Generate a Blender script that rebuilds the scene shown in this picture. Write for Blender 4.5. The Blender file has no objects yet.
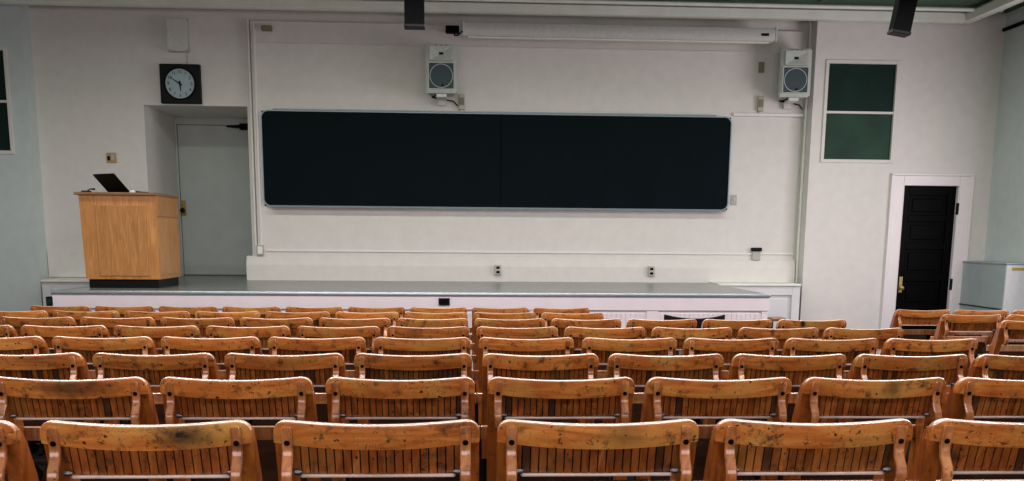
import bpy, bmesh, math, random
from mathutils import Vector, Matrix
random.seed(7)
C = bpy.context.scene.collection
SC = bpy.context.scene

# ---------------------------------------------------------------- camera
CAMX, CAMZ = -0.0659, 1.4903
F_PX, CY = 952.26, 400.0
R = Vector((0.99864276, -0.05147550, 0.00793117))
U = Vector((0.00087037, 0.16875243, 0.98565809))
Fw = Vector((0.05207565, 0.98431342, -0.16856816))
cd = bpy.data.cameras.new('camera'); cam = bpy.data.objects.new('camera', cd); C.objects.link(cam)
m = Matrix((R, U, -Fw)).transposed().to_4x4(); m.translation = Vector((CAMX, 0, CAMZ)); cam.matrix_world = m
cd.sensor_fit = 'HORIZONTAL'; cd.sensor_width = 36; cd.lens = 36 * F_PX / 1024
cd.shift_y = (CY - 240.5) / 1024   # principal point sits below the middle of the cropped frame
cd.clip_start = .05
SC.camera = cam

# ---------------------------------------------------------------- light and exposure
SC.view_settings.view_transform = 'Standard'; SC.view_settings.look = 'None'
SC.view_settings.gamma = 1; SC.view_settings.use_curve_mapping = False
SC.view_settings.exposure = 0.2
w = bpy.data.worlds.new('world'); SC.world = w; w.use_nodes = True
w.node_tree.nodes['Background'].inputs[0].default_value = (.6, .75, .8, 1)
w.node_tree.nodes['Background'].inputs[1].default_value = .3

def area(name, loc, rot, sx, sy, power, col, spread=180):
    l = bpy.data.lights.new(name, 'AREA'); l.shape = 'RECTANGLE'; l.size = sx; l.size_y = sy
    l.energy = power; l.color = col; l.spread = math.radians(spread)
    o = bpy.data.objects.new(name, l); C.objects.link(o); o.location = loc; o.rotation_euler = rot
    return o
PI = math.pi
for yy, zz, pw, lc in ((1.2, 3.25, 120, (1, .88, .91)), (3.9, 3.25, 155, (1, .88, .91)), (6.5, 3.3, 255, (1, .885, .92)), (9.1, 3.86, 125, (.94, 1, .86))):
    area('fluorescent_light', (0.3, yy, zz), (0, 0, 0), 10.5, .3, pw, lc)
area('rear_fill_light', (-1, -3.2, 1.9), (PI / 2, 0, 0), 9, 2.0, 185, (1, .87, .89))  # added fill from behind the camera, no window stands there
area('side_window_light', (6.38, 8.6, 2.0), (PI / 2, 0, PI / 2), 2.6, 1.9, 95, (1, .86, .93))

# ---------------------------------------------------------------- materials
def mat(name, col, rough=.6, metal=0, noise=None, bump=0, scale=20, spec=.5, coat=0):
    m = bpy.data.materials.new(name); m.use_nodes = True
    nt = m.node_tree; b = nt.nodes['Principled BSDF']
    b.inputs['Base Color'].default_value = (*col, 1); b.inputs['Roughness'].default_value = rough
    b.inputs['Metallic'].default_value = metal; b.inputs['Specular IOR Level'].default_value = spec
    b.inputs['Coat Weight'].default_value = coat; b.inputs['Coat Roughness'].default_value = .15
    tc = nt.nodes.new('ShaderNodeTexCoord')
    n = nt.nodes.new('ShaderNodeTexNoise'); n.inputs['Scale'].default_value = scale; n.inputs['Detail'].default_value = 6
    nt.links.new(tc.outputs['Object'], n.inputs['Vector'])
    a = noise if noise is not None else .06
    r = nt.nodes.new('ShaderNodeValToRGB')
    r.color_ramp.elements[0].position = .3; r.color_ramp.elements[1].position = .7
    r.color_ramp.elements[0].color = (*[c * (1 - a) for c in col], 1)
    r.color_ramp.elements[1].color = (*[min(1, c * (1 + a)) for c in col], 1)
    nt.links.new(n.outputs['Fac'], r.inputs['Fac']); nt.links.new(r.outputs['Color'], b.inputs['Base Color'])
    if bump:
        bp = nt.nodes.new('ShaderNodeBump'); bp.inputs['Strength'].default_value = bump; bp.inputs['Distance'].default_value = .01
        nt.links.new(n.outputs['Fac'], bp.inputs['Height']); nt.links.new(bp.outputs['Normal'], b.inputs['Normal'])
    return m

def wood(name, c_dark, c_mid, c_light, axis='X', rough=.32, stains=0.5, coat=.5, slats=False, scratch=True, gscale=1.0, edge_sheen=0, spec=.5):
    """varnished wood; grain along the axis, every copy shifted by its object's random number.
    Object colour: R = x of an ink blotch, G = its width, B = its strength, for the few boards that have one."""
    m = bpy.data.materials.new(name); m.use_nodes = True
    nt = m.node_tree; N = nt.nodes; L = nt.links; b = N['Principled BSDF']
    tc = N.new('ShaderNodeTexCoord'); oi = N.new('ShaderNodeObjectInfo')
    sc = N.new('ShaderNodeVectorMath'); sc.operation = 'MULTIPLY'
    s = {'X': (1.6, 14, 14), 'Z': (14, 14, 1.6), 'Y': (14, 1.6, 14)}[axis]
    sc.inputs[1].default_value = [v * gscale for v in s]
    L.new(tc.outputs['Object'], sc.inputs[0])
    rm = N.new('ShaderNodeMath'); rm.operation = 'MULTIPLY'; rm.inputs[1].default_value = 37.0; L.new(oi.outputs['Random'], rm.inputs[0])
    ad = N.new('ShaderNodeVectorMath'); ad.operation = 'ADD'; L.new(sc.outputs[0], ad.inputs[0]); L.new(rm.outputs[0], ad.inputs[1])
    n1 = N.new('ShaderNodeTexNoise'); n1.inputs['Scale'].default_value = 2.2; n1.inputs['Detail'].default_value = 8; n1.inputs['Distortion'].default_value = 1.2
    L.new(ad.outputs[0], n1.inputs['Vector'])
    r1 = N.new('ShaderNodeValToRGB'); cr = r1.color_ramp
    cr.elements[0].position = .28; cr.elements[0].color = (*c_dark, 1); cr.elements[1].position = .72; cr.elements[1].color = (*c_light, 1)
    e = cr.elements.new(.5); e.color = (*c_mid, 1)
    L.new(n1.outputs['Fac'], r1.inputs['Fac'])
    col = r1.outputs['Color']
    # object-space coordinates shifted per copy
    ao = N.new('ShaderNodeVectorMath'); ao.operation = 'ADD'; L.new(tc.outputs['Object'], ao.inputs[0]); L.new(rm.outputs[0], ao.inputs[1])
    def mixc(fac, c2, c1, mode='MIX'):
        x = N.new('ShaderNodeMix'); x.data_type = 'RGBA'; x.blend_type = mode
        if hasattr(fac, 'links') or hasattr(fac, 'is_linked'): L.new(fac, x.inputs[0])
        else: x.inputs[0].default_value = fac
        L.new(c1, x.inputs[6])
        if isinstance(c2, tuple): x.inputs[7].default_value = (*c2, 1)
        else: L.new(c2, x.inputs[7])
        return x.outputs[2]
    def ramp(src, p0, p1, v0=0, v1=1):
        q = N.new('ShaderNodeMapRange'); q.inputs[1].default_value = p0; q.inputs[2].default_value = p1
        q.inputs[3].default_value = v0; q.inputs[4].default_value = v1; L.new(src, q.inputs[0]); return q.outputs[0]
    if slats:   # each narrow slat its own tone, a few almost black
        sx = N.new('ShaderNodeSeparateXYZ'); L.new(tc.outputs['Object'], sx.inputs[0])
        fl = N.new('ShaderNodeMath'); fl.operation = 'MULTIPLY_ADD'; fl.inputs[1].default_value = 1 / slats; fl.inputs[2].default_value = 100.0; L.new(sx.outputs[0], fl.inputs[0])
        f2 = N.new('ShaderNodeMath'); f2.operation = 'FLOOR'; L.new(fl.outputs[0], f2.inputs[0])
        f3 = N.new('ShaderNodeMath'); f3.operation = 'ADD'; L.new(f2.outputs[0], f3.inputs[0]); L.new(rm.outputs[0], f3.inputs[1])
        wn = N.new('ShaderNodeTexWhiteNoise'); wn.noise_dimensions = '1D'; L.new(f3.outputs[0], wn.inputs['W'])
        col = mixc(.55, ramp(wn.outputs['Value'], 0, 1, .55, 1.25), col, 'MULTIPLY')
        wn2 = N.new('ShaderNodeTexWhiteNoise'); wn2.noise_dimensions = '1D'
        f4 = N.new('ShaderNodeMath'); f4.operation = 'ADD'; f4.inputs[1].default_value = 31.7; L.new(f3.outputs[0], f4.inputs[0]); L.new(f4.outputs[0], wn2.inputs['W'])
        sp = N.new('ShaderNodeSeparateColor'); L.new(oi.outputs['Color'], sp.inputs[0])
        lt = N.new('ShaderNodeMath'); lt.operation = 'LESS_THAN'; L.new(wn2.outputs['Value'], lt.inputs[0]); L.new(sp.outputs[2], lt.inputs[1])
        lm = N.new('ShaderNodeMath'); lm.operation = 'MULTIPLY'; lm.inputs[1].default_value = .8; L.new(lt.outputs[0], lm.inputs[0])
        col = mixc(lm.outputs[0], (.02, .013, .01), col)
    # worn yellow-green areas and dark grime
    n2 = N.new('ShaderNodeTexNoise'); n2.inputs['Scale'].default_value = 5; n2.inputs['Detail'].default_value = 4; L.new(ao.outputs[0], n2.inputs['Vector'])
    col = mixc(ramp(n2.outputs['Fac'], .5, .72, 0, .55 * stains), (c_light[0] * .8, c_light[1] * 1.1, c_light[2] * 1.1), col)
    n3 = N.new('ShaderNodeTexNoise'); n3.inputs['Scale'].default_value = 19; n3.inputs['Detail'].default_value = 8; n3.inputs['Roughness'].default_value = .65
    L.new(ao.outputs[0], n3.inputs['Vector'])
    col = mixc(ramp(n3.outputs['Fac'], .55, .68, 0, min(.9, .8 * stains)), (.035, .022, .012), col)
    n4 = N.new('ShaderNodeTexNoise'); n4.inputs['Scale'].default_value = 60; n4.inputs['Detail'].default_value = 2
    L.new(ao.outputs[0], n4.inputs['Vector'])
    col = mixc(ramp(n4.outputs['Fac'], .66, .72, 0, min(.95, .9 * stains)), (.02, .015, .012), col)
    if scratch:   # looping pencil and knife marks
        wv = N.new('ShaderNodeTexNoise'); wv.inputs['Scale'].default_value = 24; wv.inputs['Detail'].default_value = 1; wv.inputs['Distortion'].default_value = 1.5
        L.new(ao.outputs[0], wv.inputs['Vector'])
        ab = N.new('ShaderNodeMath'); ab.operation = 'SUBTRACT'; ab.inputs[1].default_value = .5; L.new(wv.outputs['Fac'], ab.inputs[0])
        a2 = N.new('ShaderNodeMath'); a2.operation = 'ABSOLUTE'; L.new(ab.outputs[0], a2.inputs[0])
        ms = ramp(a2.outputs[0], .004, .012, 1, 0)
        n5 = N.new('ShaderNodeTexNoise'); n5.inputs['Scale'].default_value = 7; L.new(ao.outputs[0], n5.inputs['Vector'])
        mm = N.new('ShaderNodeMath'); mm.operation = 'MULTIPLY'; L.new(ms, mm.inputs[0]); L.new(ramp(n5.outputs['Fac'], .46, .56, 0, .75), mm.inputs[1])
        col = mixc(mm.outputs[0], (.03, .02, .012), col)
        # one ink blotch where the object's colour asks for it
        sp = N.new('ShaderNodeSeparateColor'); L.new(oi.outputs['Color'], sp.inputs[0])
        sx = N.new('ShaderNodeSeparateXYZ'); L.new(tc.outputs['Object'], sx.inputs[0])
        d = N.new('ShaderNodeMath'); d.operation = 'SUBTRACT'; L.new(sx.outputs[0], d.inputs[0])
        off = N.new('ShaderNodeMath'); off.operation = 'SUBTRACT'; off.inputs[1].default_value = .5; L.new(sp.outputs[0], off.inputs[0]); L.new(off.outputs[0], d.inputs[1])
        da = N.new('ShaderNodeMath'); da.operation = 'ABSOLUTE'; L.new(d.outputs[0], da.inputs[0])
        dd = N.new('ShaderNodeMath'); dd.operation = 'DIVIDE'; L.new(da.outputs[0], dd.inputs[0]); L.new(sp.outputs[1], dd.inputs[1])
        dz = N.new('ShaderNodeMath'); dz.operation = 'SUBTRACT'; dz.inputs[1].default_value = .80; L.new(sx.outputs[2], dz.inputs[0])
        dza = N.new('ShaderNodeMath'); dza.operation = 'ABSOLUTE'; L.new(dz.outputs[0], dza.inputs[0])
        dzs = N.new('ShaderNodeMath'); dzs.operation = 'MULTIPLY'; dzs.inputs[1].default_value = 30; L.new(dza.outputs[0], dzs.inputs[0])
        hy = N.new('ShaderNodeCombineXYZ'); L.new(dd.outputs[0], hy.inputs[0]); L.new(dzs.outputs[0], hy.inputs[1])
        sm = N.new('ShaderNodeVectorMath'); sm.operation = 'LENGTH'; L.new(hy.outputs[0], sm.inputs[0])
        s2 = N.new('ShaderNodeMath'); s2.operation = 'MULTIPLY_ADD'; s2.inputs[1].default_value = 3.0; L.new(n3.outputs['Fac'], s2.inputs[0]); L.new(sm.outputs[1], s2.inputs[2])
        bl = N.new('ShaderNodeMath'); bl.operation = 'MULTIPLY'; L.new(ramp(s2.outputs[0], 1.7, 2.9, 1, 0), bl.inputs[0]); L.new(sp.outputs[2], bl.inputs[1])
        col = mixc(bl.outputs[0], (.015, .012, .01), col)
    if edge_sheen:    # gloss highlight painted pale onto the upward-facing edge
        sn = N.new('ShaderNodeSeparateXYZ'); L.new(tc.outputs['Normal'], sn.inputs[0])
        wm = N.new('ShaderNodeMath'); wm.operation = 'MULTIPLY'; L.new(ramp(sn.outputs[2], .3, .75, 0, edge_sheen), wm.inputs[0]); L.new(ramp(n2.outputs['Fac'], .3, .6, 1, .55), wm.inputs[1])
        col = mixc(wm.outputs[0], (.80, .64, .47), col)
    # tone of the whole board
    tone = ramp(oi.outputs['Random'], 0, 1, .82, 1.12)
    col = mixc(1.0, tone, col, 'MULTIPLY')
    L.new(col, b.inputs['Base Color'])
    b.inputs['Specular IOR Level'].default_value = spec; b.inputs['Roughness'].default_value = rough; b.inputs['Coat Weight'].default_value = coat; b.inputs['Coat Roughness'].default_value = .13
    bp = N.new('ShaderNodeBump'); bp.inputs['Strength'].default_value = .15; bp.inputs['Distance'].default_value = .004
    L.new(n1.outputs['Fac'], bp.inputs['Height']); L.new(bp.outputs['Normal'], b.inputs['Normal'])
    return m

M = {}
M['wall'] = mat('painted plaster', (.66, .645, .615), .75, noise=.035, bump=.12, scale=9)
M['wall_daylit'] = mat('daylight tinted plaster', (.54, .605, .60), .75, noise=.04, bump=.12, scale=9)  # bluish daylight put into the plaster colour
M['trim'] = mat('white gloss trim', (.76, .72, .73), .4, noise=.03, scale=6)
M['wainscot'] = mat('panel paint', (.62, .63, .635), .5, noise=.05, scale=5)
M['ceiling'] = mat('dark green ceiling', (.055, .105, .065), .8, noise=.2, scale=4)
M['duct'] = mat('grey painted duct', (.74, .78, .70), .6, noise=.06, scale=5)
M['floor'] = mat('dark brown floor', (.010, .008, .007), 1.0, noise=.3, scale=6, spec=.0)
M['stage_top'] = mat('grey stage linoleum', (.13, .15, .14), .24, noise=.10, scale=7)
M['nosing'] = mat('aluminium nosing', (.45, .52, .56), .3, metal=.7)
M['board'] = mat('slate board', (.0012, .0055, .0075), .6, noise=.15, scale=3, spec=.06)
M['alu'] = mat('aluminium frame', (.25, .32, .35), .45, metal=.5)
M['black'] = mat('black plastic', (.003, .0035, .004), .5, spec=.15)
M['blackdoor'] = mat('black painted door', (.0005, .0008, .001), .45, noise=.3, spec=.05)
M['darkmetal'] = mat('dark metal', (.0025, .0035, .003), .7, spec=.04)
M['brass'] = mat('brass', (.32, .24, .08), .4, metal=.8)
M['steel'] = mat('steel bolt', (.18, .18, .18), .4, metal=.9)
M['iron'] = mat('dark cast iron', (.004, .003, .003), .85, spec=.03)
M['white_plastic'] = mat('white plastic', (.58, .60, .58), .45)
M['spk'] = mat('white speaker cabinet', (.46, .50, .475), .5)
M['grille'] = mat('slate blue grille', (.045, .070, .080), .8, noise=.25, scale=200)
M['pane'] = mat('dark green pane', (.004, .020, .015), .6, spec=.15, noise=.25, scale=3)
M['pane2'] = mat('green pane', (.020, .052, .036), .6, spec=.15, noise=.25, scale=3)
M['dial'] = mat('pale blue clock dial', (.30, .40, .45), .35)
M['tan'] = mat('tan plate', (.42, .27, .13), .5)
M['olive'] = mat('aged olive metal', (.20, .18, .11), .6)
M['outlet'] = mat('beige outlet', (.40, .40, .36), .5)
M['cabinet_shaded'] = mat('shaded enamel', (.36, .44, .45), .5, noise=.05, scale=8)  # shade of the cabinet's side put into the enamel colour
M['cabinet_lit'] = mat('lit enamel', (.66, .68, .70), .45)  # same cabinet, its lit front made brighter by colour
M['yellow'] = mat('mustard strip', (.42, .30, .03), .5)
M['niche_door'] = mat('sage white door paint', (.42, .47, .45), .6, noise=.05, scale=5)
M['oak'] = wood('light oak veneer', (.34, .140, .032), (.45, .195, .050), (.56, .27, .08), 'Z', .4, stains=.12, coat=.2, scratch=False)
M['oak_dark'] = wood('oak edge', (.17, .085, .03), (.23, .12, .045), (.30, .16, .06), 'X', .4, stains=.15, coat=.2, scratch=False)
M['crest'] = wood('worn orange varnished wood with painted sheen', (.31, .080, .014), (.50, .162, .030), (.66, .27, .062), 'X', .28, stains=1.5, coat=1, edge_sheen=.95)
SW = .0215
M['slat'] = wood('red brown slat wood', (.16, .040, .008), (.29, .080, .015), (.42, .145, .030), 'Z', .34, stains=1.0, slats=SW)
M['stile'] = wood('orange side wood', (.20, .045, .007), (.31, .080, .011), (.42, .13, .020), 'Z', .34, stains=.5, scratch=False)
M['bent'] = wood('bentwood with painted sheen', (.27, .08, .02), (.42, .15, .045), (.56, .26, .10), 'Z', .22, stains=.8, coat=1, edge_sheen=.6, scratch=False)
M['shelf'] = wood('pale worn shelf wood', (.46, .36, .30), (.56, .46, .40), (.66, .56, .50), 'X', .25, stains=.2, scratch=False)
M['seatw'] = wood('brown seat ply', (.010, .005, .003), (.016, .007, .004), (.022, .010, .005), 'X', 1.0, stains=.4, scratch=False, coat=0, spec=0)

# ---------------------------------------------------------------- mesh helpers
def tags(o, label, cat, group=None):
    o['label'] = label; o['category'] = cat
    if group: o['group'] = group
    return o
def thing(name, label, cat, loc=(0, 0, 0), rot=(0, 0, 0), group=None):
    o = bpy.data.objects.new(name, None); C.objects.link(o); o.location = loc; o.rotation_euler = rot
    o.empty_display_size = .05
    return tags(o, label, cat, group)
def obj(name, bm, material, parent=None, smooth=False, label=None, loc=None, rot=None):
    me = bpy.data.meshes.new(name)
    bmesh.ops.recalc_face_normals(bm, faces=bm.faces[:])
    bm.to_mesh(me); bm.free()
    if smooth:
        for p in me.polygons: p.use_smooth = True
        try: me.set_sharp_from_angle(angle=math.radians(40))
        except Exception: pass
    me.materials.append(material if not isinstance(material, str) else M[material])
    o = bpy.data.objects.new(name, me); C.objects.link(o)
    if parent is not None: o.parent = parent
    if loc: o.location = loc
    if rot: o.rotation_euler = rot
    if label: o['label'] = label
    return o
def struct(name, bm, material, parent=None, smooth=False):
    o = obj(name, bm, material, parent, smooth)
    if parent is None: o['kind'] = 'structure'
    return o
def bx(x0, x1, y0, y1, z0, z1, bev=0, bm=None, seg=2):
    b = bmesh.new()
    vs = [b.verts.new((x, y, z)) for x in (x0, x1) for y in (y0, y1) for z in (z0, z1)]
    for f in ((0, 1, 3, 2), (4, 6, 7, 5), (0, 4, 5, 1), (2, 3, 7, 6), (0, 2, 6, 4), (1, 5, 7, 3)):
        b.faces.new([vs[i] for i in f])
    bmesh.ops.recalc_face_normals(b, faces=b.faces[:])
    if bev: bmesh.ops.bevel(b, geom=b.edges[:], offset=bev, segments=seg, affect='EDGES', profile=.5)
    if bm is None: return b
    me = bpy.data.meshes.new('t'); b.to_mesh(me); b.free(); bm.from_mesh(me); bpy.data.meshes.remove(me)
    return bm
def add(bm, b):
    me = bpy.data.meshes.new('t'); b.to_mesh(me); b.free(); bm.from_mesh(me); bpy.data.meshes.remove(me); return bm
def prism(pts, plane, a0, a1, bev=0, bm=None):
    """pts in the plane ('xz','yz','xy'), extruded along the third axis from a0 to a1"""
    b = bmesh.new()
    def P(p, a):
        return {'xz': (p[0], a, p[1]), 'yz': (a, p[0], p[1]), 'xy': (p[0], p[1], a)}[plane]
    v0 = [b.verts.new(P(p, a0)) for p in pts]; v1 = [b.verts.new(P(p, a1)) for p in pts]
    b.faces.new(v0); b.faces.new(v1[::-1])
    n = len(pts)
    for i in range(n): b.faces.new((v0[i], v1[i], v1[(i + 1) % n], v0[(i + 1) % n]))
    bmesh.ops.recalc_face_normals(b, faces=b.faces[:])
    if bev:
        es = [e for e in b.edges if len(e.link_faces) == 2 and e.calc_face_angle(0) > .6]
        bmesh.ops.bevel(b, geom=es, offset=bev, segments=2, affect='EDGES')
    return b if bm is None else add(bm, b)
def tube(path, r, n=10, bm=None):
    b = bmesh.new(); path = [Vector(p) for p in path]; rings = []
    rs = r if isinstance(r, (list, tuple)) else [r] * len(path)
    up = None
    for i, p in enumerate(path):
        d = (path[min(i + 1, len(path) - 1)] - path[max(i - 1, 0)]).normalized()
        if up is None:
            up = Vector((0, 0, 1)) if abs(d.z) < .9 else Vector((0, 1, 0))
        s = d.cross(up).normalized(); u2 = s.cross(d).normalized(); up = u2
        rings.append([b.verts.new(p + (s * math.cos(2 * PI * k / n) + u2 * math.sin(2 * PI * k / n)) * rs[i]) for k in range(n)])
    for a, c in zip(rings, rings[1:]):
        for k in range(n): b.faces.new((a[k], a[(k + 1) % n], c[(k + 1) % n], c[k]))
    b.faces.new(rings[0][::-1]); b.faces.new(rings[-1])
    return b if bm is None else add(bm, b)
def disc(cx, cz, y0, y1, r, n=32, bm=None, bev=0):
    return prism([(cx + r * math.cos(2 * PI * k / n), cz + r * math.sin(2 * PI * k / n)) for k in range(n)], 'xz', y0, y1, bev, bm)
def loft(sections, closed_ends=True):
    b = bmesh.new(); rings = [[b.verts.new(p) for p in s] for s in sections]; n = len(rings[0])
    for a, c in zip(rings, rings[1:]):
        for k in range(n): b.faces.new((a[k], a[(k + 1) % n], c[(k + 1) % n], c[k]))
    if closed_ends: b.faces.new(rings[0][::-1]); b.faces.new(rings[-1])
    return b
def text_mesh(s, size, loc, material, parent, name):
    cu = bpy.data.curves.new(name, 'FONT'); cu.body = s; cu.size = size; cu.align_x = 'CENTER'; cu.align_y = 'CENTER'; cu.extrude = .001
    t = bpy.data.objects.new('tmp', cu); C.objects.link(t)
    dg = bpy.context.evaluated_depsgraph_get(); me = bpy.data.meshes.new_from_object(t.evaluated_get(dg))
    bpy.data.objects.remove(t)
    me.materials.clear(); me.materials.append(M[material]); me.transform(Matrix.Rotation(PI / 2, 4, 'X'))
    o = bpy.data.objects.new(name, me); C.objects.link(o); o.parent = parent; o.location = loc
    return o
def copy_tree(o, parent=None):
    c = o.copy(); C.objects.link(c)
    if parent is not None: c.parent = parent
    for ch in list(o.children): copy_tree(ch, c)
    return c

# ---------------------------------------------------------------- the room
D, PY = 12.0, 11.75            # middle bay of the front wall, side piers
SZ, SY = .945, 9.5             # stage height and front edge
RAKE = .0281
def zf(y): return RAKE * (9.3 - y) if y < 9.3 else 0.0
XL, XR, YB, ZC = -7.6, 6.47, -3.6, 4.19
fl = bmesh.new()
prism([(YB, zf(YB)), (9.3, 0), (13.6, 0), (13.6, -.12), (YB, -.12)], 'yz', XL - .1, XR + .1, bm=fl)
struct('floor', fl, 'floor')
struct('ceiling', bx(XL - .1, XR + .1, YB - .1, 13.6, ZC, ZC + .12), 'ceiling')
struct('wall_left', bx(XL - .12, XL, YB, PY, -.1, ZC), 'wall_daylit')
struct('wall_right', bx(XR, XR + .12, YB, PY + .2, -.1, ZC), 'wall_daylit')
struct('wall_back', bx(XL, XR, YB - .12, YB, -.1, ZC), 'wall')
# middle bay with the niche for the stage door
NX0, NX1, NZ = -3.86, -2.64, 3.01
wb = bmesh.new()
bx(-5.25, NX0, D, D + .12, -.05, ZC, bm=wb); bx(NX0, NX1, D, D + .12, NZ, ZC, bm=wb); bx(NX1, 4.3, D, D + .12, -.05, ZC, bm=wb)
struct('wall_front', wb, 'wall')
nb = bmesh.new()
bx(NX0 - .1, NX0, D + .12, 13.3, .8, NZ, bm=nb); bx(NX1, NX1 + .1, D + .12, 13.3, .8, NZ, bm=nb)
bx(NX0 - .1, NX1 + .1, D + .12, 13.3, NZ, NZ + .1, bm=nb); bx(NX0 - .1, NX1 + .1, 13.3, 13.4, .8, NZ + .1, bm=nb)
struct('wall_niche', nb, 'wall')
# piers each side, one step nearer
pr = bmesh.new()
DX0, DX1, DZ = 5.36, 6.07, 2.155
WX0, WX1, WZ0, WZ1 = 4.33, 5.18, 2.45, 3.59
bx(4.17, WX0, PY, D + .12, -.05, ZC, bm=pr); bx(WX0, WX1, PY, D + .12, -.05, WZ0, bm=pr); bx(WX0, WX1, PY, D + .12, WZ1, ZC, bm=pr)
bx(WX1, DX0, PY, D + .12, -.05, ZC, bm=pr); bx(DX0, DX1, PY, D + .12, DZ, ZC, bm=pr); bx(DX1, XR, PY, D + .12, -.05, ZC, bm=pr)
struct('wall_pier_right', pr, 'wall')
pl = bmesh.new()
LX0, LX1 = -6.2, -5.32
bx(-LX1 * -1, -5.11, PY, D + .12, -.05, ZC, bm=pl); bx(XL, LX0, PY, D + .12, -.05, ZC, bm=pl)
bx(LX0, LX1, PY, D + .12, -.05, 2.43, bm=pl); bx(LX0, LX1, PY, D + .12, 3.57, ZC, bm=pl)
struct('wall_pier_left', pl, 'wall_daylit')
# the raised plaster field behind the board, its edge strip and its flared base
sb = bmesh.new()
bx(-2.56, 4.10, D - .05, D, SZ, 3.98, .004, bm=sb)
struct('wall_field', sb, 'wall')
struct('trim_1', bx(-2.60, -2.575, D - .055, D, 1.2, 4.0, .006), 'wall')
struct('baseboard_front', prism([(D - .10, SZ), (D - .10, 1.13), (D - .07, 1.22), (D - .05, 1.24), (D, 1.24), (D, SZ)], 'yz', -2.70, 4.12), 'wall')
struct('trim_2', bx(-2.56, 4.10, D - .066, D - .05, 3.72, 3.735, .004), 'wall')
struct('trim_3', bx(3.25, 4.12, D - .09, D - .05, 2.975, 3.01, .008), 'trim')
struct('trim_4', bx(4.14, 4.168, D - .08, D, SZ, ZC - .05, .008), 'duct')
struct('baseboard_niche', bx(-5.1, NX0 - .01, D - .02, D, SZ + .02, 1.27, .004), 'wall')
# ledges and low panelled walls beside the stage
def panel_wall(x0, x1, y, z1, name, mt='wainscot'):
    b = bmesh.new(); bx(x0, x1, y + .03, y + .10, 0, z1 - .025, bm=b)
    fr = .10
    for a, c in ((x0, x0 + fr), (x1 - fr, x1)): bx(a, c, y, y + .03, 0, z1 - .025, .004, bm=b)
    bx(x0 + fr, x1 - fr, y, y + .03, z1 - .14, z1 - .025, .004, bm=b); bx(x0 + fr, x1 - fr, y, y + .03, 0, .18, .004, bm=b)
    bx(x0 + fr + .04, x1 - fr - .04, y + .012, y + .03, .22, z1 - .18, .008, bm=b)
    struct(name, b, mt)
panel_wall(3.04, 4.06, 11.5, .955, 'wall_low_right')
struct('trim_5', bx(3.03, 4.06, 11.47, D - .10, .93, .957, .006), 'duct')
panel_wall(-4.99, -4.05, 11.5, .955, 'wall_low_left')
struct('trim_6', bx(-4.99, -4.04, 11.47, D - .02, .93, .957, .006), 'duct')

# stage: deck, nosing, fascia, recessed panels
SX0, SX1 = -4.03, 3.02
stage = bpy.data.objects.new('stage', None); C.objects.link(stage); stage['kind'] = 'structure'
dk = bmesh.new(); bx(SX0, SX1, SY + .02, D - .1, SZ - .04, SZ, bm=dk); bx(-3.86, -2.70, D - .1, 13.3, SZ - .04, SZ, bm=dk)
obj('deck', dk, 'stage_top', stage)
ns = bmesh.new(); bx(SX0 - .015, SX1 + .015, SY - .03, SY + .02, SZ - .035, SZ + .003, .010, bm=ns, seg=3)
obj('nosing', ns, 'nosing', stage, True)
fs = bmesh.new()
bx(SX0, SX1, SY + .015, SY + .05, 0, SZ - .15, bm=fs)
bx(SX0 - .01, SX1 + .01, SY - .01, SY + .05, SZ - .17, SZ - .036, .004, bm=fs)
bx(SX0, SX0 + .05, SY + .05, 11.5, 0, SZ - .04, bm=fs); bx(SX1 - .05, SX1, SY + .05, 11.5, 0, SZ - .04, bm=fs)
npan = 6; pw = (SX1 - SX0) / npan
for i in range(npan + 1):
    cxx = SX0 + i * pw; bx(max(SX0, cxx - .06), min(SX1, cxx + .06), SY, SY + .03, .0, SZ - .17, .004, bm=fs)
bx(SX0, SX1, SY, SY + .028, .0, .16, .004, bm=fs)
for i in range(npan):
    x0 = SX0 + i * pw + .07; x1 = x0 + pw - .14
    k = x0 + .02
    while k < x1 - .05:
        bx(k, k + .044, SY + .008, SY + .018, .165, SZ - .20, .003, bm=fs); k += .048
obj('fascia', fs, 'trim', stage)

# ---------------------------------------------------------------- ceiling services
ds = []
xr = 5.93
prof = [(-.06, 0), (-.06, .09), (-.035, .115), (.035, .115), (.06, .09), (.06, 0), (.04, -.012), (-.04, -.012)]
def duct_sections():
    s = []
    for x in (XL, 0, ):
        s.append([(x, 11.6 + a, 4.045 + b) for a, b in prof])
    s.append([(xr + a, 11.6 + a, 4.045 + b) for a, b in prof])   # mitre
    s.append([(xr + a, -3.0, 4.045 + b) for a, b in prof])
    return s
dd_ = []
for s in duct_sections(): dd_.append(s)
# the mitre turns the run towards the room: outer side stays outer
dd_[2] = [(xr + a, 11.6 + a, 4.045 + b) for a, b in prof]
dct = obj('ceiling_duct', loft(dd_), 'duct', smooth=True); tags(dct, 'grey boxed duct running along the top of the wall and turning at the right', 'duct')
pp = obj('ceiling_pipe', tube([(-7.4, 11.35, 4.13), (6.2, 11.35, 4.13)], .022), 'duct', smooth=True); tags(pp, 'thin grey pipe under the ceiling in front of the boxed duct', 'pipe')
pp = obj('ceiling_pipe', tube([(6.43, 11.7, 3.99), (6.43, 2, 3.99)], .022), 'darkmetal', smooth=True); tags(pp, 'dark thin pipe running along the top of the right wall', 'pipe')
bmz = bmesh.new()
for x in range(-7, 7): bx(x, x + .07, YB, 11.3, ZC - .03, ZC, bm=bmz)
struct('ceiling_battens', bmz, 'ceiling')
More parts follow.
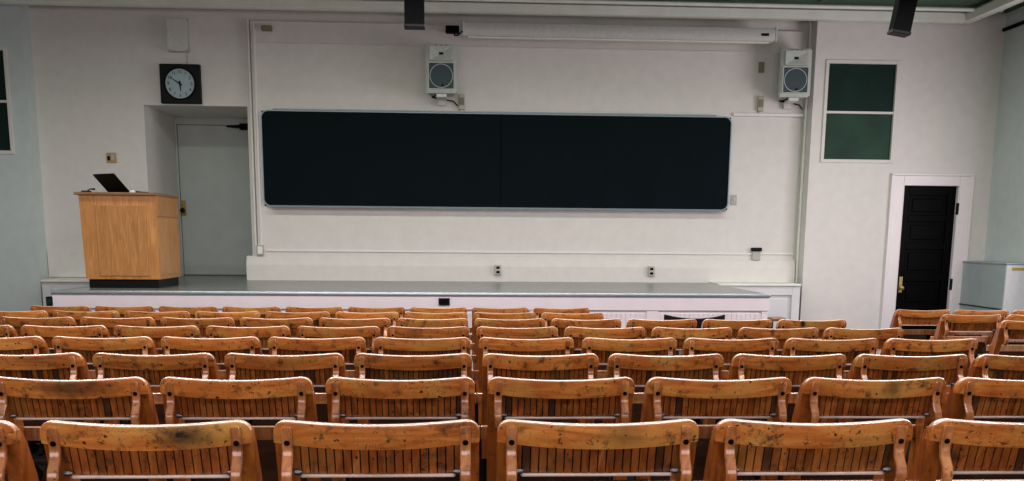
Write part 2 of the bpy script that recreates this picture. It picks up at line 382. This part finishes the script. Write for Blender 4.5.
# the two dark drop boxes hanging into view
def drop(label, x, y, zb, lean, wdt):
    q = 7.4 / y; x = CAMX + (x - CAMX) * q; zb = CAMZ + (zb - CAMZ) * q; y = 7.4; wdt *= q
    t = thing('hanging_mount', label, 'mount', (x, y, zb), (0, lean, 0), 'dark ceiling mounts')
    obj('column', bx(-wdt / 2, wdt / 2, -.05, .05, 0, (ZC - zb) / math.cos(lean) - .03, .006), 'darkmetal', t)
    obj('end_cap', bx(-wdt / 2 - .004, wdt / 2 + .004, -.054, .054, -.012, .012, .004), 'black', t)
    
drop('straight dark mount hanging from the ceiling above the left speaker', -.49, 9.0, 3.34, 0, .175)
drop('slanting dark mount hanging from the ceiling above the right window', 3.945, 9.0, 3.365, math.radians(9), .165)

# ---------------------------------------------------------------- windows and doors
def window(name, x0, x1, z0, z1, mats):
    t = bpy.data.objects.new(name, None); C.objects.link(t); t['kind'] = 'structure'
    f = bmesh.new(); w_ = .022
    for a, b_, c, d in ((x0 - .03, x0 + .01, z0 - .03, z1 + .03), (x1 - .01, x1 + .03, z0 - .03, z1 + .03), (x0, x1, z0 - .03, z0 + .01), (x0, x1, z1 - .01, z1 + .03)):
        bx(a, b_, PY - .018, PY + .05, c, d, .004, bm=f)
    zm = z0 + (z1 - z0) * .495
    bx(x0, x1, PY - .008, PY + .04, zm - .014, zm + .014, .003, bm=f)
    obj('window_frame', f, 'wall', t)
    obj('pane', bx(x0, x1, PY + .02, PY + .03, zm, z1), mats[0], t, label='upper pane, darker green')
    obj('pane', bx(x0, x1, PY + .02, PY + .03, z0, zm), mats[1], t, label='lower pane, mid green')
window('window_1', WX0, WX1, WZ0, WZ1, ('pane', 'pane2'))
window('window_2', LX0, LX1, 2.43, 3.57, ('pane', 'pane'))

t = bpy.data.objects.new('door_1', None); C.objects.link(t); t['kind'] = 'structure'
lf = bmesh.new(); bx(DX0, DX1, PY + .06, PY + .10, .0, DZ, bm=lf)
zs = [0, .22, .56, .68, .98, 1.06, 1.36, 1.44, 1.74, 1.82, 2.04, DZ]
bx(DX0, DX0 + .11, PY + .035, PY + .06, 0, DZ, .006, bm=lf); bx(DX1 - .11, DX1, PY + .035, PY + .06, 0, DZ, .006, bm=lf)
for a, b_ in ((0, .22), (.56, .68), (.98, 1.08), (1.38, 1.46), (1.72, 1.80), (2.04, DZ)):
    bx(DX0 + .11, DX1 - .11, PY + .035, PY + .06, a, b_, .006, bm=lf)
for a, b_ in ((.22, .56), (.68, .98), (1.08, 1.38), (1.46, 1.72), (1.80, 2.04)):
    bx(DX0 + .16, DX1 - .16, PY + .045, PY + .062, a + .04, b_ - .04, .008, bm=lf)
obj('door_leaf', lf, 'blackdoor', t)
cs = bmesh.new()
prof_ = .15
bx(DX0 - .15, DX0, PY - .03, PY, 0, DZ + .12, .006, bm=cs); bx(DX1, DX1 + .15, PY - .03, PY, 0, DZ + .12, .006, bm=cs)
bx(DX0, DX1, PY - .03, PY, DZ, DZ + .12, .006, bm=cs)
bx(DX0 - .165, DX0 - .135, PY - .045, PY, 0, DZ + .135, .005, bm=cs); bx(DX1 + .135, DX1 + .165, PY - .045, PY, 0, DZ + .135, .005, bm=cs)
bx(DX0 - .165, DX1 + .165, PY - .045, PY, DZ + .12, DZ + .145, .005, bm=cs)
for a, b_ in ((DX0, DX0 + .012), (DX1 - .012, DX1)): bx(a, b_, PY - .02, PY + .12, 0, DZ, bm=cs)
obj('door_casing', cs, 'trim', t)
h = obj('door_handle', bx(DX0 + .055, DX0 + .10, PY + .025, PY + .035, .84, 1.04, .004), 'brass', t)
obj('knob', tube([(DX0 + .078, PY + .03, .90), (DX0 + .078, PY - .01, .90), (DX0 + .078, PY - .03, .90), (DX0 + .078, PY - .035, .90)], [.009, .011, .026, .018], 14), 'brass', h, True)
for z in (.95, 1.88):
    obj('hinge', tube([(DX1 - .002, PY - .012, z - .07), (DX1 - .002, PY - .012, z + .07)], .02, 10), 'black', t, True)
# stage door in the niche
t = bpy.data.objects.new('door_2', None); C.objects.link(t); t['kind'] = 'structure'
obj('door_leaf', bx(NX0 + .03, NX1 - .02, 13.24, 13.29, SZ + .01, NZ - .09, .004), 'niche_door', t)
cs = bmesh.new(); bx(NX0, NX0 + .025, 13.22, 13.30, SZ, NZ, .004, bm=cs); bx(NX0 + .025, NX1, 13.22, 13.30, NZ - .085, NZ, .004, bm=cs)
obj('door_casing', cs, 'niche_door', t)
h = obj('door_handle', bx(NX0 + .035, NX0 + .095, 13.225, 13.24, 1.74, 1.94, .004), 'brass', t)
obj('knob', tube([(NX0 + .07, 13.23, 1.81), (NX0 + .07, 13.18, 1.81), (NX0 + .07, 13.15, 1.81), (NX0 + .07, 13.145, 1.81)], [.012, .014, .034, .02], 14), 'black', h, True)
b = bmesh.new(); bx(-3.0, -2.72, 13.14, 13.24, 2.86, 2.94, .01, bm=b)
cl = obj('door_closer', b, 'darkmetal', t)
obj('closer_arm', tube([(-2.85, 13.12, 2.88), (-3.12, 12.98, 2.88), (-2.95, 13.2, 2.92)], .012, 8), 'darkmetal', cl)

# ---------------------------------------------------------------- blackboard
t = thing('blackboard', 'wide black chalkboard in a thin metal frame on the front wall', 'blackboard', (0, D - .05, 0))
bx0, bx1, bz0, bz1 = -2.47, 3.235, 1.835, 2.965
def rr(x0, x1, z0, z1, r, n=6):
    p = []
    for cx_, cz_, a0 in ((x1 - r, z1 - r, 0), (x0 + r, z1 - r, PI / 2), (x0 + r, z0 + r, PI), (x1 - r, z0 + r, 3 * PI / 2)):
        for k in range(n + 1): p.append((cx_ + r * math.cos(a0 + k * PI / 2 / n), cz_ + r * math.sin(a0 + k * PI / 2 / n)))
    return p
def ring(outer, inner, y0, y1):
    b = bmesh.new(); n = len(outer)
    o0 = [b.verts.new((p[0], y0, p[1])) for p in outer]; i0 = [b.verts.new((p[0], y0, p[1])) for p in inner]
    o1 = [b.verts.new((p[0], y1, p[1])) for p in outer]; i1 = [b.verts.new((p[0], y1, p[1])) for p in inner]
    for k in range(n):
        j = (k + 1) % n
        b.faces.new((o0[k], o0[j], i0[j], i0[k])); b.faces.new((o1[k], i1[k], i1[j], o1[j]))
        b.faces.new((o0[k], o1[k], o1[j], o0[j])); b.faces.new((i0[k], i0[j], i1[j], i1[k]))
    return b
obj('frame', ring(rr(bx0, bx1, bz0, bz1, .09), rr(bx0 + .013, bx1 - .013, bz0 + .013, bz1 - .013, .078), -.045, 0), 'alu', t, True)
xm = .405
for a, b_ in ((bx0 + .012, xm - .004), (xm + .004, bx1 - .012)):
    obj('board_panel', bx(a, b_, -.03, -.005, bz0 + .010, bz1 - .010), 'board', t)
obj('joint_strip', bx(xm - .006, xm + .006, -.034, -.005, bz0 + .013, bz1 - .013), 'darkmetal', t)
obj('chalk_tray', prism([(-.045, bz0 - .012), (-.12, bz0 - .012), (-.125, bz0 + .012), (-.115, bz0 + .012), (-.11, bz0), (-.045, bz0)], 'yz', bx0 + .09, bx1 - .05), 'alu', t)
obj('map_rail', bx(bx0 + .15, bx1 - .2, -.055, -.002, bz1 + .001, bz1 + .014, .003), 'alu', t)

# ---------------------------------------------------------------- projector screen
t = thing('projector_screen', 'long white rolled projector screen case high above the chalkboard', 'projector screen', (0, 11.62, 0))
z0, z1 = 3.785, 3.935
obj('case', prism([(-.055, z0 + .02), (-.04, z0), (.07, z0), (.08, z0 + .02), (.08, z1 - .02), (.06, z1), (-.03, z1), (-.055, z1 - .03)], 'yz', -.05, 3.62, .004), 'white_plastic', t, True)
for a in (-.062, 3.608): obj('end_cap', bx(a, a + .024, -.06, .085, z0 - .006, z1 + .006, .008), 'white_plastic', t)
obj('badge', bx(3.44, 3.53, -.058, -.054, z0 + .055, z0 + .085), 'black', t)
for a in (.35, 1.8, 3.2): obj('wall_bracket', bx(a, a + .06, .08, .325, z0 + .03, z0 + .10, .004), 'white_plastic', t)
obj('slot_bar', bx(0, 3.55, -.02, .04, z0 - .018, z0 - .001, .004), 'duct', t)
b = bmesh.new(); bx(-.26, -.10, .2, .3, z0 + .08, z0 + .16, .01, bm=b)
k_ = obj('power_box', b, 'darkmetal', t)
obj('power_cable', tube([(-.17, .19, z0 + .10), (-.15, .12, z0 + .03), (-.11, .05, z0 + .02), (-.06, .0, z0 + .06)], .009, 8), 'darkmetal', t, True)

# ---------------------------------------------------------------- speakers
def speaker(label, x0, z0, rz, x1=None):
    wd, ht, dp = .375, .55, .30
    t = thing('wall_speaker', label, 'speaker', (x0 + wd / 2, 11.62, z0), (0, 0, rz), 'white wall speakers')
    b = bmesh.new()
    f = [(-wd / 2, -.02), (wd / 2, -.02), (wd / 2 - .05, .28), (-wd / 2 + .05, .28)]
    prism([(p[0], p[1]) for p in f], 'xy', 0, ht, .014, bm=b)
    obj('cabinet', b, 'spk', t, True)
    # horn: flared dark throat set in a raised frame
    hn = obj('horn', loft([[(a * s, y, ht * .80 + c * q) for a, c in ((-1, -1), (1, -1), (1, 1), (-1, 1))] for s, q, y in ((.135, .082, -.018), (.135, .082, -.052), (.124, .072, -.052), (.022, .012, -.022))], True), 'spk', t)
    obj('throat', bx(-.026, .026, -.025, -.0215, ht * .80 - .014, ht * .80 + .014), 'black', hn)
    for a in (-.06, .0, .06):
        obj('screw', disc(a, ht * .96, -.024, -.019, .009, 10), 'black', t)
    gr = obj('woofer_grille', bx(-.145, .145, -.036, -.02, .045, .335, .006), 'grille', t)
    obj('grille_frame', ring(rr(-.155, .155, .035, .345, .012, 3), rr(-.143, .143, .047, .333, .010, 3), -.040, -.018), 'spk', t)
    obj('cone_ring', ring([(.135 * math.cos(i * PI / 20), .19 + .135 * math.sin(i * PI / 20)) for i in range(40)], [(.128 * math.cos(i * PI / 20), .19 + .128 * math.sin(i * PI / 20)) for i in range(40)], -.0385, -.036), 'spk', gr)
    obj('badge', disc(.015, .085, -.041, -.036, .014, 12), 'black', gr)
    b = bmesh.new(); bx(-.06, .06, .0, .30, -.045, -.004, .006, bm=b); bx(-.05, .05, .27, .33, -.10, .2, .004, bm=b)
    obj('bracket', b, 'white_plastic', t)
    obj('cable', tube([(-.04, .02, -.012), (-.10, .1, -.03), (-.12, .2, -.02), (.14, .3, -.05), (.19, .32, -.10)], .008, 8), 'darkmetal', t, True)
    return t
speaker('white wall speaker left of the long screen case, above the chalkboard', -.495, 3.145, 0)
speaker('white wall speaker between the screen case and the right window', 3.70, 3.165, math.radians(-5))
def cable_box(label, x, z):
    t = thing('junction_box', label, 'junction box', (x, D - .05, z))
    obj('box', bx(-.035, .035, -.05, 0, -.10, .08, .008), 'outlet', t)
    obj('cover', bx(-.028, .028, -.056, -.05, -.05, .04, .004), 'olive', t)
    obj('conduit', tube([(0, -.015, -.095), (0, -.015, -.118)], .01), 'duct', t)
cable_box('small beige junction box just below right of the left speaker', -.07, 3.10)
cable_box('small beige junction box at the lower left of the right speaker', 3.58, 3.13)
o = obj('conduit', bx(-.03, .03, -.05, 0, .03, .15, .004), 'olive', loc=(3.57, D - .05, 3.46)); tags(o, 'short tan conduit cover left of the right speaker', 'conduit')
o = obj('wall_bracket', bx(-.06, .06, -.07, 0, 0, .06, .006), 'olive', loc=(-2.36, D - .05, 3.86)); tags(o, 'small tan bracket high at the upper left of the chalkboard wall', 'bracket')

# ---------------------------------------------------------------- clock, PA box, switches, outlets
t = thing('wall_clock', 'square black framed wall clock with pale round dial above the stage door', 'clock', (-3.40, D, 3.25))
S = .235
obj('case', bx(-S, S, -.07, 0, -S + .01, S - .01, .008), 'black', t)
obj('bezel', ring([(.185 * math.cos(i * PI / 24), .185 * math.sin(i * PI / 24)) for i in range(48)], [(.17 * math.cos(i * PI / 24), .17 * math.sin(i * PI / 24)) for i in range(48)], -.085, -.07), 'darkmetal', t, True)
dl = obj('dial', disc(0, 0, -.074, -.069, .172, 48), 'dial', t)
for k in range(12):
    a = PI / 2 - (k + 1) * PI / 6
    text_mesh(str(k + 1), .052, (.135 * math.cos(a), -.0755, .135 * math.sin(a)), 'black', dl, 'numeral')
def hand(name, ang, ln, wd, y):
    b = bmesh.new(); a = PI / 2 - ang
    d = Vector((math.cos(a), 0, math.sin(a))); s = Vector((-d.z, 0, d.x))
    pts = [(-d * .03 + s * wd), (d * ln + s * wd * .4), (d * ln - s * wd * .4), (-d * .03 - s * wd)]
    prism([(p.x, p.z) for p in pts], 'xz', y - .003, y, bm=b); obj(name, b, 'black', t)
hand('minute_hand', math.radians(302), .13, .008, -.079)
hand('hour_hand', math.radians(176), .085, .011, -.076)
obj('hub', disc(0, 0, -.086, -.074, .012, 14), 'black', t)
t = thing('speaker_box', 'plain white wall box with rounded lower edge, above the clock', 'wall box', (-3.41, D, 3.62))
obj('cover', prism([(-.115, .36), (-.115, .02), (-.08, .004), (0, -.006), (.08, .004), (.115, .02), (.115, .36)], 'xz', -.09, 0, .008), 'white_plastic', t)
obj('wire', tube([(.09, -.01, .0), (.09, -.01, -.14)], .006, 8), 'outlet', t)
obj('back_plate', bx(-.125, .125, -.012, 0, -.01, .37, .003), 'outlet', t)
t = thing('light_switch', 'small tan light switch on the wall above the laptop', 'light switch', (-4.27, D, 2.39))
obj('plate', bx(-.06, .06, -.015, 0, -.06, .06, .005), 'tan', t)
obj('toggle', bx(.0, .035, -.03, -.014, -.03, .04, .004), 'outlet', t)
obj('side_button', bx(-.045, -.015, -.022, -.014, -.03, .02, .003), 'darkmetal', t)
def outlet(label, x, z, y=D - .05, hh=.06, ww=.04):
    t = thing('power_outlet', label, 'outlet', (x, y, z), group='wall outlets')
    obj('plate', bx(-ww, ww, -.045, 0, -hh, hh, .006), 'outlet', t)
    for q in (-.45, .45): obj('socket', bx(-ww * .5, ww * .5, -.049, -.044, q * hh - hh * .25, q * hh + hh * .25, .003), 'darkmetal', t)
outlet('small outlet low on the wall under the middle of the chalkboard', .375, 1.09, D - .10)
outlet('small outlet low on the wall under the right half of the chalkboard', 2.29, 1.085, D - .10)
t = thing('junction_box', 'small grey box where the wall raceways meet, lower left of the chalkboard', 'junction box', (-2.53, D - .05, 1.31))
obj('box', bx(-.04, .04, -.045, 0, -.06, .06, .006), 'outlet', t); obj('cover', bx(-.03, .03, -.05, -.045, -.045, .045, .003), 'duct', t)
t = thing('light_switch', 'small grey switch just right of the chalkboard corner', 'light switch', (3.31, D - .05, 1.97))
obj('plate', bx(-.035, .035, -.02, 0, -.06, .06, .004), 'outlet', t); obj('toggle', bx(-.008, .008, -.035, -.019, -.012, .014, .003), 'white_plastic', t)
t = thing('control_box', 'small wall socket with black top plug, right of the chalkboard low down', 'socket', (3.62, D - .05, 1.34))
obj('box', bx(-.05, .05, -.04, 0, -.11, .0, .006), 'outlet', t); obj('plug', bx(-.065, .065, -.06, 0, .0, .045, .008), 'black', t)
rw = bmesh.new(); bx(-2.46, 3.57, -.018, 0, 1.295, 1.315, .004, bm=rw)
o = obj('cable_raceway', rw, 'trim', loc=(0, D - .05, 0)); tags(o, 'long thin horizontal cable raceway on the wall below the chalkboard', 'raceway')
o = obj('cable_raceway', bx(3.67, 4.10, -.018, 0, 1.30, 1.32, .004), 'duct', loc=(0, D - .05, 0)); tags(o, 'short horizontal raceway between the black plugged socket and the right pier', 'raceway')
o = obj('cable_raceway', bx(-2.527, -2.503, -.018, 0, 1.37, 3.95, .004), 'trim', loc=(0, D - .05, 0)); tags(o, 'tall vertical raceway running down left of the chalkboard', 'raceway')
t = thing('floor_socket', 'black socket on the white stage front, at its middle', 'socket', (-.245, SY - .01, .855))
obj('plate', bx(-.055, .055, -.02, 0, -.035, .035, .004), 'black', t); obj('flap', bx(-.04, .04, -.027, -.019, -.02, .024, .003), 'darkmetal', t)
t = thing('corner_socket', 'dark green socket at the left end of the stage front', 'socket', (-4.07, SY + .02, .84))
obj('plate', bx(-.03, .035, -.035, .03, -.045, .045, .006), 'darkmetal', t); obj('flap', bx(-.02, .025, -.042, -.034, -.03, .03, .003), 'pane', t)

# ---------------------------------------------------------------- lectern and what stands on it
LX, LY = -3.53, 9.98
t = thing('lectern', 'light oak lectern with black plinth at the left end of the stage', 'lectern', (LX, LY, SZ))
W2, DP, H_ = .375, .75, .93
b = bmesh.new()
vb = [(-W2 + .015, 0), (W2, 0), (W2, DP), (-W2 + .015, DP)]; vt = [(-W2 - .01, 0), (W2, 0), (W2 + .0, DP), (-W2 - .01, DP)]
add(b, loft([[(x, y, .09) for x, y in vb], [(x, y, H_) for x, y in vt]]))
obj('body', b, 'oak', t)
obj('plinth', bx(-W2 + .03, W2 - .02, .03, DP - .03, 0, .09, .003), 'black', t)
obj('top_board', bx(-W2 - .045, W2 + .01, -.03, DP + .03, H_, H_ + .028, .005), 'oak_dark', t)
obj('front_panel', bx(-W2 + .155, W2 - .10, -.016, .004, .125, H_ - .10, .003), 'oak', t)
obj('side_panel', bx(W2 - .008, W2 + .006, .03, DP - .02, .13, H_ - .22, .002), 'oak', t)
dr = obj('drawer', bx(W2 - .006, W2 + .010, .02, DP - .01, H_ - .205, H_ - .02, .002), 'oak', t)
# laptop, lid back towards the room
t = thing('laptop', 'open black laptop standing on top of the oak lectern', 'laptop', (LX - .04, LY + .16, SZ + H_ + .028), (0, 0, math.radians(-35)))
obj('base', bx(-.17, .17, .0, .235, 0, .018, .005), 'black', t)
obj('keyboard', bx(-.15, .15, .03, .14, .018, .021, .001), 'darkmetal', t)
ld = obj('lid', bx(-.17, .17, -.006, .006, 0, .235, .004), 'black', t, loc=(0, 0, .014), rot=(math.radians(45), 0, 0))
obj('screen', bx(-.155, .155, .006, .008, .015, .22), 'darkmetal', ld)
t = thing('microphone', 'small black gooseneck microphone lying left of the laptop on the lectern', 'microphone', (LX - .33, LY + .10, SZ + H_ + .028))
obj('foot', bx(-.05, .03, -.04, .04, 0, .018, .006), 'black', t)
obj('neck', tube([(0, 0, .015), (.03, 0, .035), (.075, 0, .032)], [.006, .006, .011], 8), 'black', t, True)
t = thing('computer_mouse', 'small pale mouse right of the laptop on the lectern', 'mouse', (LX + .14, LY + .04, SZ + H_ + .028))
obj('shell', loft([[(a * s, -.045 + .09 * i / 6 + 0, z) for a, z in ((-.028, 0), (-.028, .012 * s), (-.014, .026 * s), (.014, .026 * s), (.028, .012 * s), (.028, 0))] for i, s in enumerate((.5, .85, 1, 1, 1, .85, .5))]), 'white_plastic', t, True)
obj('wheel', tube([(-.004, -.025, .024), (.004, -.025, .024)], .006, 10), 'darkmetal', t)

# ---------------------------------------------------------------- white cabinet by the right wall
t = thing('radiator_cabinet', 'pale grey low cabinet with yellow strip beside the black door', 'cabinet', (6.19, 10.75, 0))
zt = 1.245
obj('body', bx(0, XR - 6.19 - .01, .02, .97, 0, zt - .02, .004), 'cabinet_shaded', t)
obj('front_panel', bx(.0, XR - 6.19 - .01, -.01, .018, 0.02, zt - .025, .006), 'cabinet_lit', t, label='front panel, lit tone painted in')
obj('top_board', bx(-.012, XR - 6.19 - .01, -.018, .97, zt - .02, zt, .005), 'cabinet_shaded', t)
obj('yellow_strip', bx(.06, XR - 6.19 - .02, -.016, -.010, zt - .085, zt - .055), 'yellow', t)
obj('base_trim', bx(-.012, -.0, .02, .97, .70, .715, .002), 'pane2', t)

# ---------------------------------------------------------------- lecture chairs
HB = .84
TAN = math.tan(math.radians(17))
def yo(x, z, amp=.028):            # plan curve of the back plus its recline
    return (HB - z) * TAN - amp * (1 - min(1, (x / .26) ** 2))
HW = .2575
def crest_bm():
    secs = []
    n = 36
    xs = sorted(set([round(-HW + HW * (1 - math.cos(PI * i / n)), 5) for i in range(n + 1)]))
    r = .038
    for x in xs:
        d = HW - abs(x)
        drop_ = 0 if d > r else r - math.sqrt(max(0, r * r - (r - d) ** 2))
        ztop = HB - .012 * (1 - (x / HW) ** 2) ** 1.2 - drop_ * .9
        zbot = HB - .062 - .016 * (1 - (x / HW) ** 2)
        zbot = min(zbot, ztop - .012)
        th = .030
        e = .008
        pr_ = [(-th / 2, zbot), (-th / 2, ztop - e), (-th / 2 + .3 * e, ztop - .3 * e), (-th / 2 + e, ztop), (th / 2 - e, ztop), (th / 2 - .3 * e, ztop - .3 * e), (th / 2, ztop - e), (th / 2, zbot)]
        secs.append([(x, a + yo(x, z), z) for a, z in pr_])
    return loft(secs)
def slats_bm():
    b = bmesh.new(); n = 20; zb = HB - .146; zt_ = HB - .050
    for i in range(n):
        x0 = -n * SW / 2 + i * SW + .0017; x1 = x0 + SW - .0034
        ring_ = []
        for z in (zb, zt_):
            ring_.append([(x0, yo(x0, z) - .002, z), (x1, yo(x1, z) - .002, z), (x1, yo(x1, z) + .008, z), (x0, yo(x0, z) + .008, z)])
        add(b, loft(ring_))
    return b
def backing_bm():
    secs = []
    for i in range(13):
        x = -.2 + .4 * i / 12
        secs.append([(x, yo(x, z) + a, z) for a, z in ((.0085, HB - .14), (.0085, HB - .055), (.014, HB - .055), (.014, HB - .14))])
    return loft(secs)
def stile_bm(s):
    secs = []
    for z, wd, dp in ((HB - .03, .030, .030), (HB - .07, .046, .045), (HB - .16, .046, .062), (HB - .30, .042, .070), (.34, .040, .070)):
        y = yo(HW, z) if z > .5 else yo(HW, .5)+ .02
        x1 = s * (HW - .001); x0 = s * (HW - wd)
        secs.append([(x0, y - .006, z), (x1, y - .006, z), (x1, y - .006 + dp, z), (x0, y - .006 + dp, z)])
    b = loft(secs)
    return b
def arm_bm(s):
    path = [(-.018, -.024), (-.018, -.052), (-.020, -.076), (-.032, -.102), (-.056, -.126), (-.066, -.145), (-.066, -.170), (-.058, -.186)]
    path = [(-.016, -.019)] + path
    pts = []
    for dy, dz in path: pts.append(Vector((0, yo(.222, HB) + .0 + dy + (-dz) * TAN, HB + dz)))
    secs = []
    for i, p in enumerate(pts):
        d = (pts[min(i + 1, len(pts) - 1)] - pts[max(0, i - 1)]).normalized()
        nrm = Vector((0, d.z, -d.y))          # points to the camera side
        th = .0065; hw = .0135 * (1.0 if 0 < i < len(pts) - 1 else .75)
        c = .003
        sec = []
        for a, q in ((-hw, -th + c), (-hw + c, -th), (hw - c, -th), (hw, -th + c), (hw, th - c), (hw - c, th), (-hw + c, th), (-hw, th - c)):
            sec.append(Vector((s * .222 + a, 0, 0)) + p + nrm * q)
        secs.append([tuple(v) for v in sec])
    return loft(secs)
def bolt_bm(s, mult=1):
    y = yo(.222, HB - .060) - .0255
    return tube([(s * .222, y + .004, HB - .060), (s * .222, y - .001, HB - .060), (s * .222, y - .004, HB - .060)], [.0075 * mult, .0075 * mult, .004 * mult], 12)
def make_chair():
    t = bpy.data.objects.new('lecture_chair', None); C.objects.link(t); t.empty_display_size = .05
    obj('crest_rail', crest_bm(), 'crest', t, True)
    sl = obj('slat_panel', slats_bm(), 'slat', t)
    obj('backing', backing_bm(), 'iron', sl)
    for s in (-1, 1): obj('side_stile', stile_bm(s), 'stile', t)
    for s in (-1, 1):
        a = obj('bracket_arm', arm_bm(s), 'bent', t, True)
        obj('bolt', bolt_bm(s), 'iron', a, True)
    # narrow shelf held by the arms
    y1 = yo(.2, HB - .16) - .004
    sh = rr(-.198, .198, y1 - .020, y1 - .006, .006, 3)
    obj('shelf', prism(sh, 'xy', HB - .155, HB - .147, .003), 'shelf', t, True)
    for s in (-1, 1):
        obj('pivot', tube([(s * .209, y1 - .022, HB - .140), (s * .198, y1 - .022, HB - .140), (s * .190, y1 - .022, HB - .140)], [.008, .008, .004], 10), 'steel', t, True)
    yr = yo(HW, HB - .2) + .058
    obj('cross_rail', bx(-.2792, .2792, yr, yr + .022, HB - .247, HB - .197, .004), 'bent', t)
    # seat tipped up
    st = bmesh.new()
    ys = yr + .06
    secs = []
    for i in range(9):
        x = -.20 + .40 * i / 8
        dish = .012 * math.cos(x / .2 * PI / 2)
        secs.append([(x, ys - dish, .42), (x, ys + .17 - dish, .60), (x, ys + .18 - dish, .59), (x, ys + .016 - dish, .408)])
    obj('seat', loft(secs), 'seatw', t, True)
    for s in (-1, 1):
        lg = bmesh.new()
        y0 = yo(HW, .5) + .01
        prism([(y0, .0), (y0 - .02, .012), (y0 + .02, .05), (y0 + .045, .40), (y0 + .01, .46), (y0 + .08, .50), (y0 + .17, .44), (y0 + .12, .38), (y0 + .10, .06), (y0 + .22, .012), (y0 + .22, 0)], 'yz', s * .235 - .012, s * .235 + .012, bm=lg)
        obj('leg', lg, 'iron', t)
    return t
P = .56
ROWS = [  # distance, first column, last column (column 0 starts at the middle joint), description
    (2.378, -3, 2, 'nearest row'), (3.293, -3, 3, 'second nearest row'), (4.183, -4, 4, 'third nearest row'),
    (5.118, -5, 4, 'fourth nearest row'), (6.012, -6, 4, 'fifth nearest row'), (6.934, -6, 4, 'sixth nearest row'),
    (7.823, -7, 1, 'second row from the stage'), (8.707, -7, 1, 'row nearest the stage')]
ORD = ['leftmost', 'second from left', 'third from left', 'fourth from left', 'fifth from left', 'sixth from left', 'seventh from left', 'eighth from left', 'ninth from left', 'tenth from left', 'rightmost']
proto = make_chair(); used = False
def place(x, y, label, group, rz=0, blot=None, dark=.06, dz=0):
    global used
    if used: c = copy_tree(proto)
    else: c = proto; used = True
    c.location = (x, y - .042, zf(y) + dz + .006); c.rotation_euler = (-math.atan(RAKE), 0, rz)
    tags(c, label, 'chair', group)
    for ch in c.children:
        if ch.name.startswith('crest'): ch.color = (*(blot if blot else (.5, .1, 0)), 1)
        if ch.name.startswith('slat'): ch.color = (0, 0, dark, 1)
    return c
SPECIAL = {  # (row, column): (blotch, dark slats, look)
    (0, -2): ((.60, .075, 1.0), .04, 'orange chair with a black smudge on its rail'),
    (0, 0): ((.56, .05, .45), .08, None), (0, -1): (None, .12, None),
    (1, -3): ((.52, .12, .75), .10, None), (1, 2): ((.55, .03, .6), .1, None),
    (2, -1): (None, .7, 'orange lecture chair with several black back slats'),
    (2, 0): (None, .25, None), (2, -4): ((.6, .1, .4), .15, None), (4, -1): ((.42, .05, .5), .1, None),
    (5, 4): ((.42, .02, 1.0), .1, 'orange chair with a black mark on its rail'),
}
for ri, (Y, k0, k1, rd) in enumerate(ROWS):
    n = k1 - k0 + 1
    for j, k in enumerate(range(k0, k1 + 1)):
        bl, dk_, look = SPECIAL.get((ri, k), (None, .03 + .09 * random.random(), None))
        pos = 'rightmost' if j == n - 1 else ORD[j]
        base = look or 'orange wooden lecture chair'
        if k == k1 and ri >= 3: pos = 'rightmost'
        place((k + .5) * P + random.uniform(-.0006, .0006) + ({-3: -.022, -2: -.008, 2: .006}.get(k, 0) if ri == 0 else 0), Y, f'{base}, {pos} in the {rd}',
              f'lecture chairs in the {rd}', 0, bl, dk_)
# the block beyond the aisle at the right
X0 = 3.915
for Y, n, rd in ((8.64, 3, 'back'), (7.78, 2, 'middle'), (6.90, 1, 'front')):
    for j in range(n):
        lab = {('back', 0): 'orange lecture chair right of the aisle, directly in front of the black door',
               ('back', 1): 'orange lecture chair right of the aisle, half hidden, beside the one at the black door',
               ('back', 2): 'orange lecture chair at the right edge, in front of the white cabinet',
               ('middle', 0): 'orange lecture chair on the right aisle, in front of the half hidden chair',
               ('middle', 1): 'orange lecture chair at the right edge, just below the white cabinet chair',
               ('front', 0): 'orange lecture chair cut by the right edge, nearest in the right block'}[(rd, j)]
        place(X0 + (j + .5) * P, Y, lab, 'lecture chairs right of the aisle', 0, None, .06, dz=0)

# ---------------------------------------------------------------- loose chair and stool in front of the stage
t = thing('office_chair', 'black chair with curved top standing loose in front of the stage', 'chair', (2.14, 8.95, 0.005))
secs = []
for i in range(15):
    x = -.29 + .58 * i / 14; u = abs(x) / .29
    zt_ = .775 - .035 * (1 - u * u); yb = -.05 * (1 - u * u)
    secs.append([(x, yb + a, z) for a, z in ((0, .47), (-.005, zt_ - .008), (.003, zt_), (.017, zt_), (.025, zt_ - .008), (.025, .47))])
obj('backrest', loft(secs), 'black', t, True)
obj('seat', bx(-.23, .23, .04, .47, .42, .46, .015), 'black', t, True)
for sx in (-1, 1):
    obj('back_post', tube([(sx * .2, .05, .44), (sx * .2, .0, .56)], .012, 8), 'darkmetal', t, True)
    obj('leg', tube([(sx * .20, .08, .42), (sx * .23, .03, 0)], .012, 8), 'darkmetal', t, True)
    obj('leg', tube([(sx * .20, .43, .42), (sx * .23, .47, 0)], .012, 8), 'darkmetal', t, True)
t = thing('side_stool', 'small brown wooden stool beside the right end of the stage front', 'stool', (3.18, 9.70, 0))
obj('seat', bx(-.08, .08, -.08, .08, .66, .695, .01), 'oak_dark', t)
for sx in (-1, 1):
    for sy in (-1, 1): obj('leg', tube([(sx * .06, sy * .06, .665), (sx * .075, sy * .075, 0)], .011, 8), 'seatw', t, True)
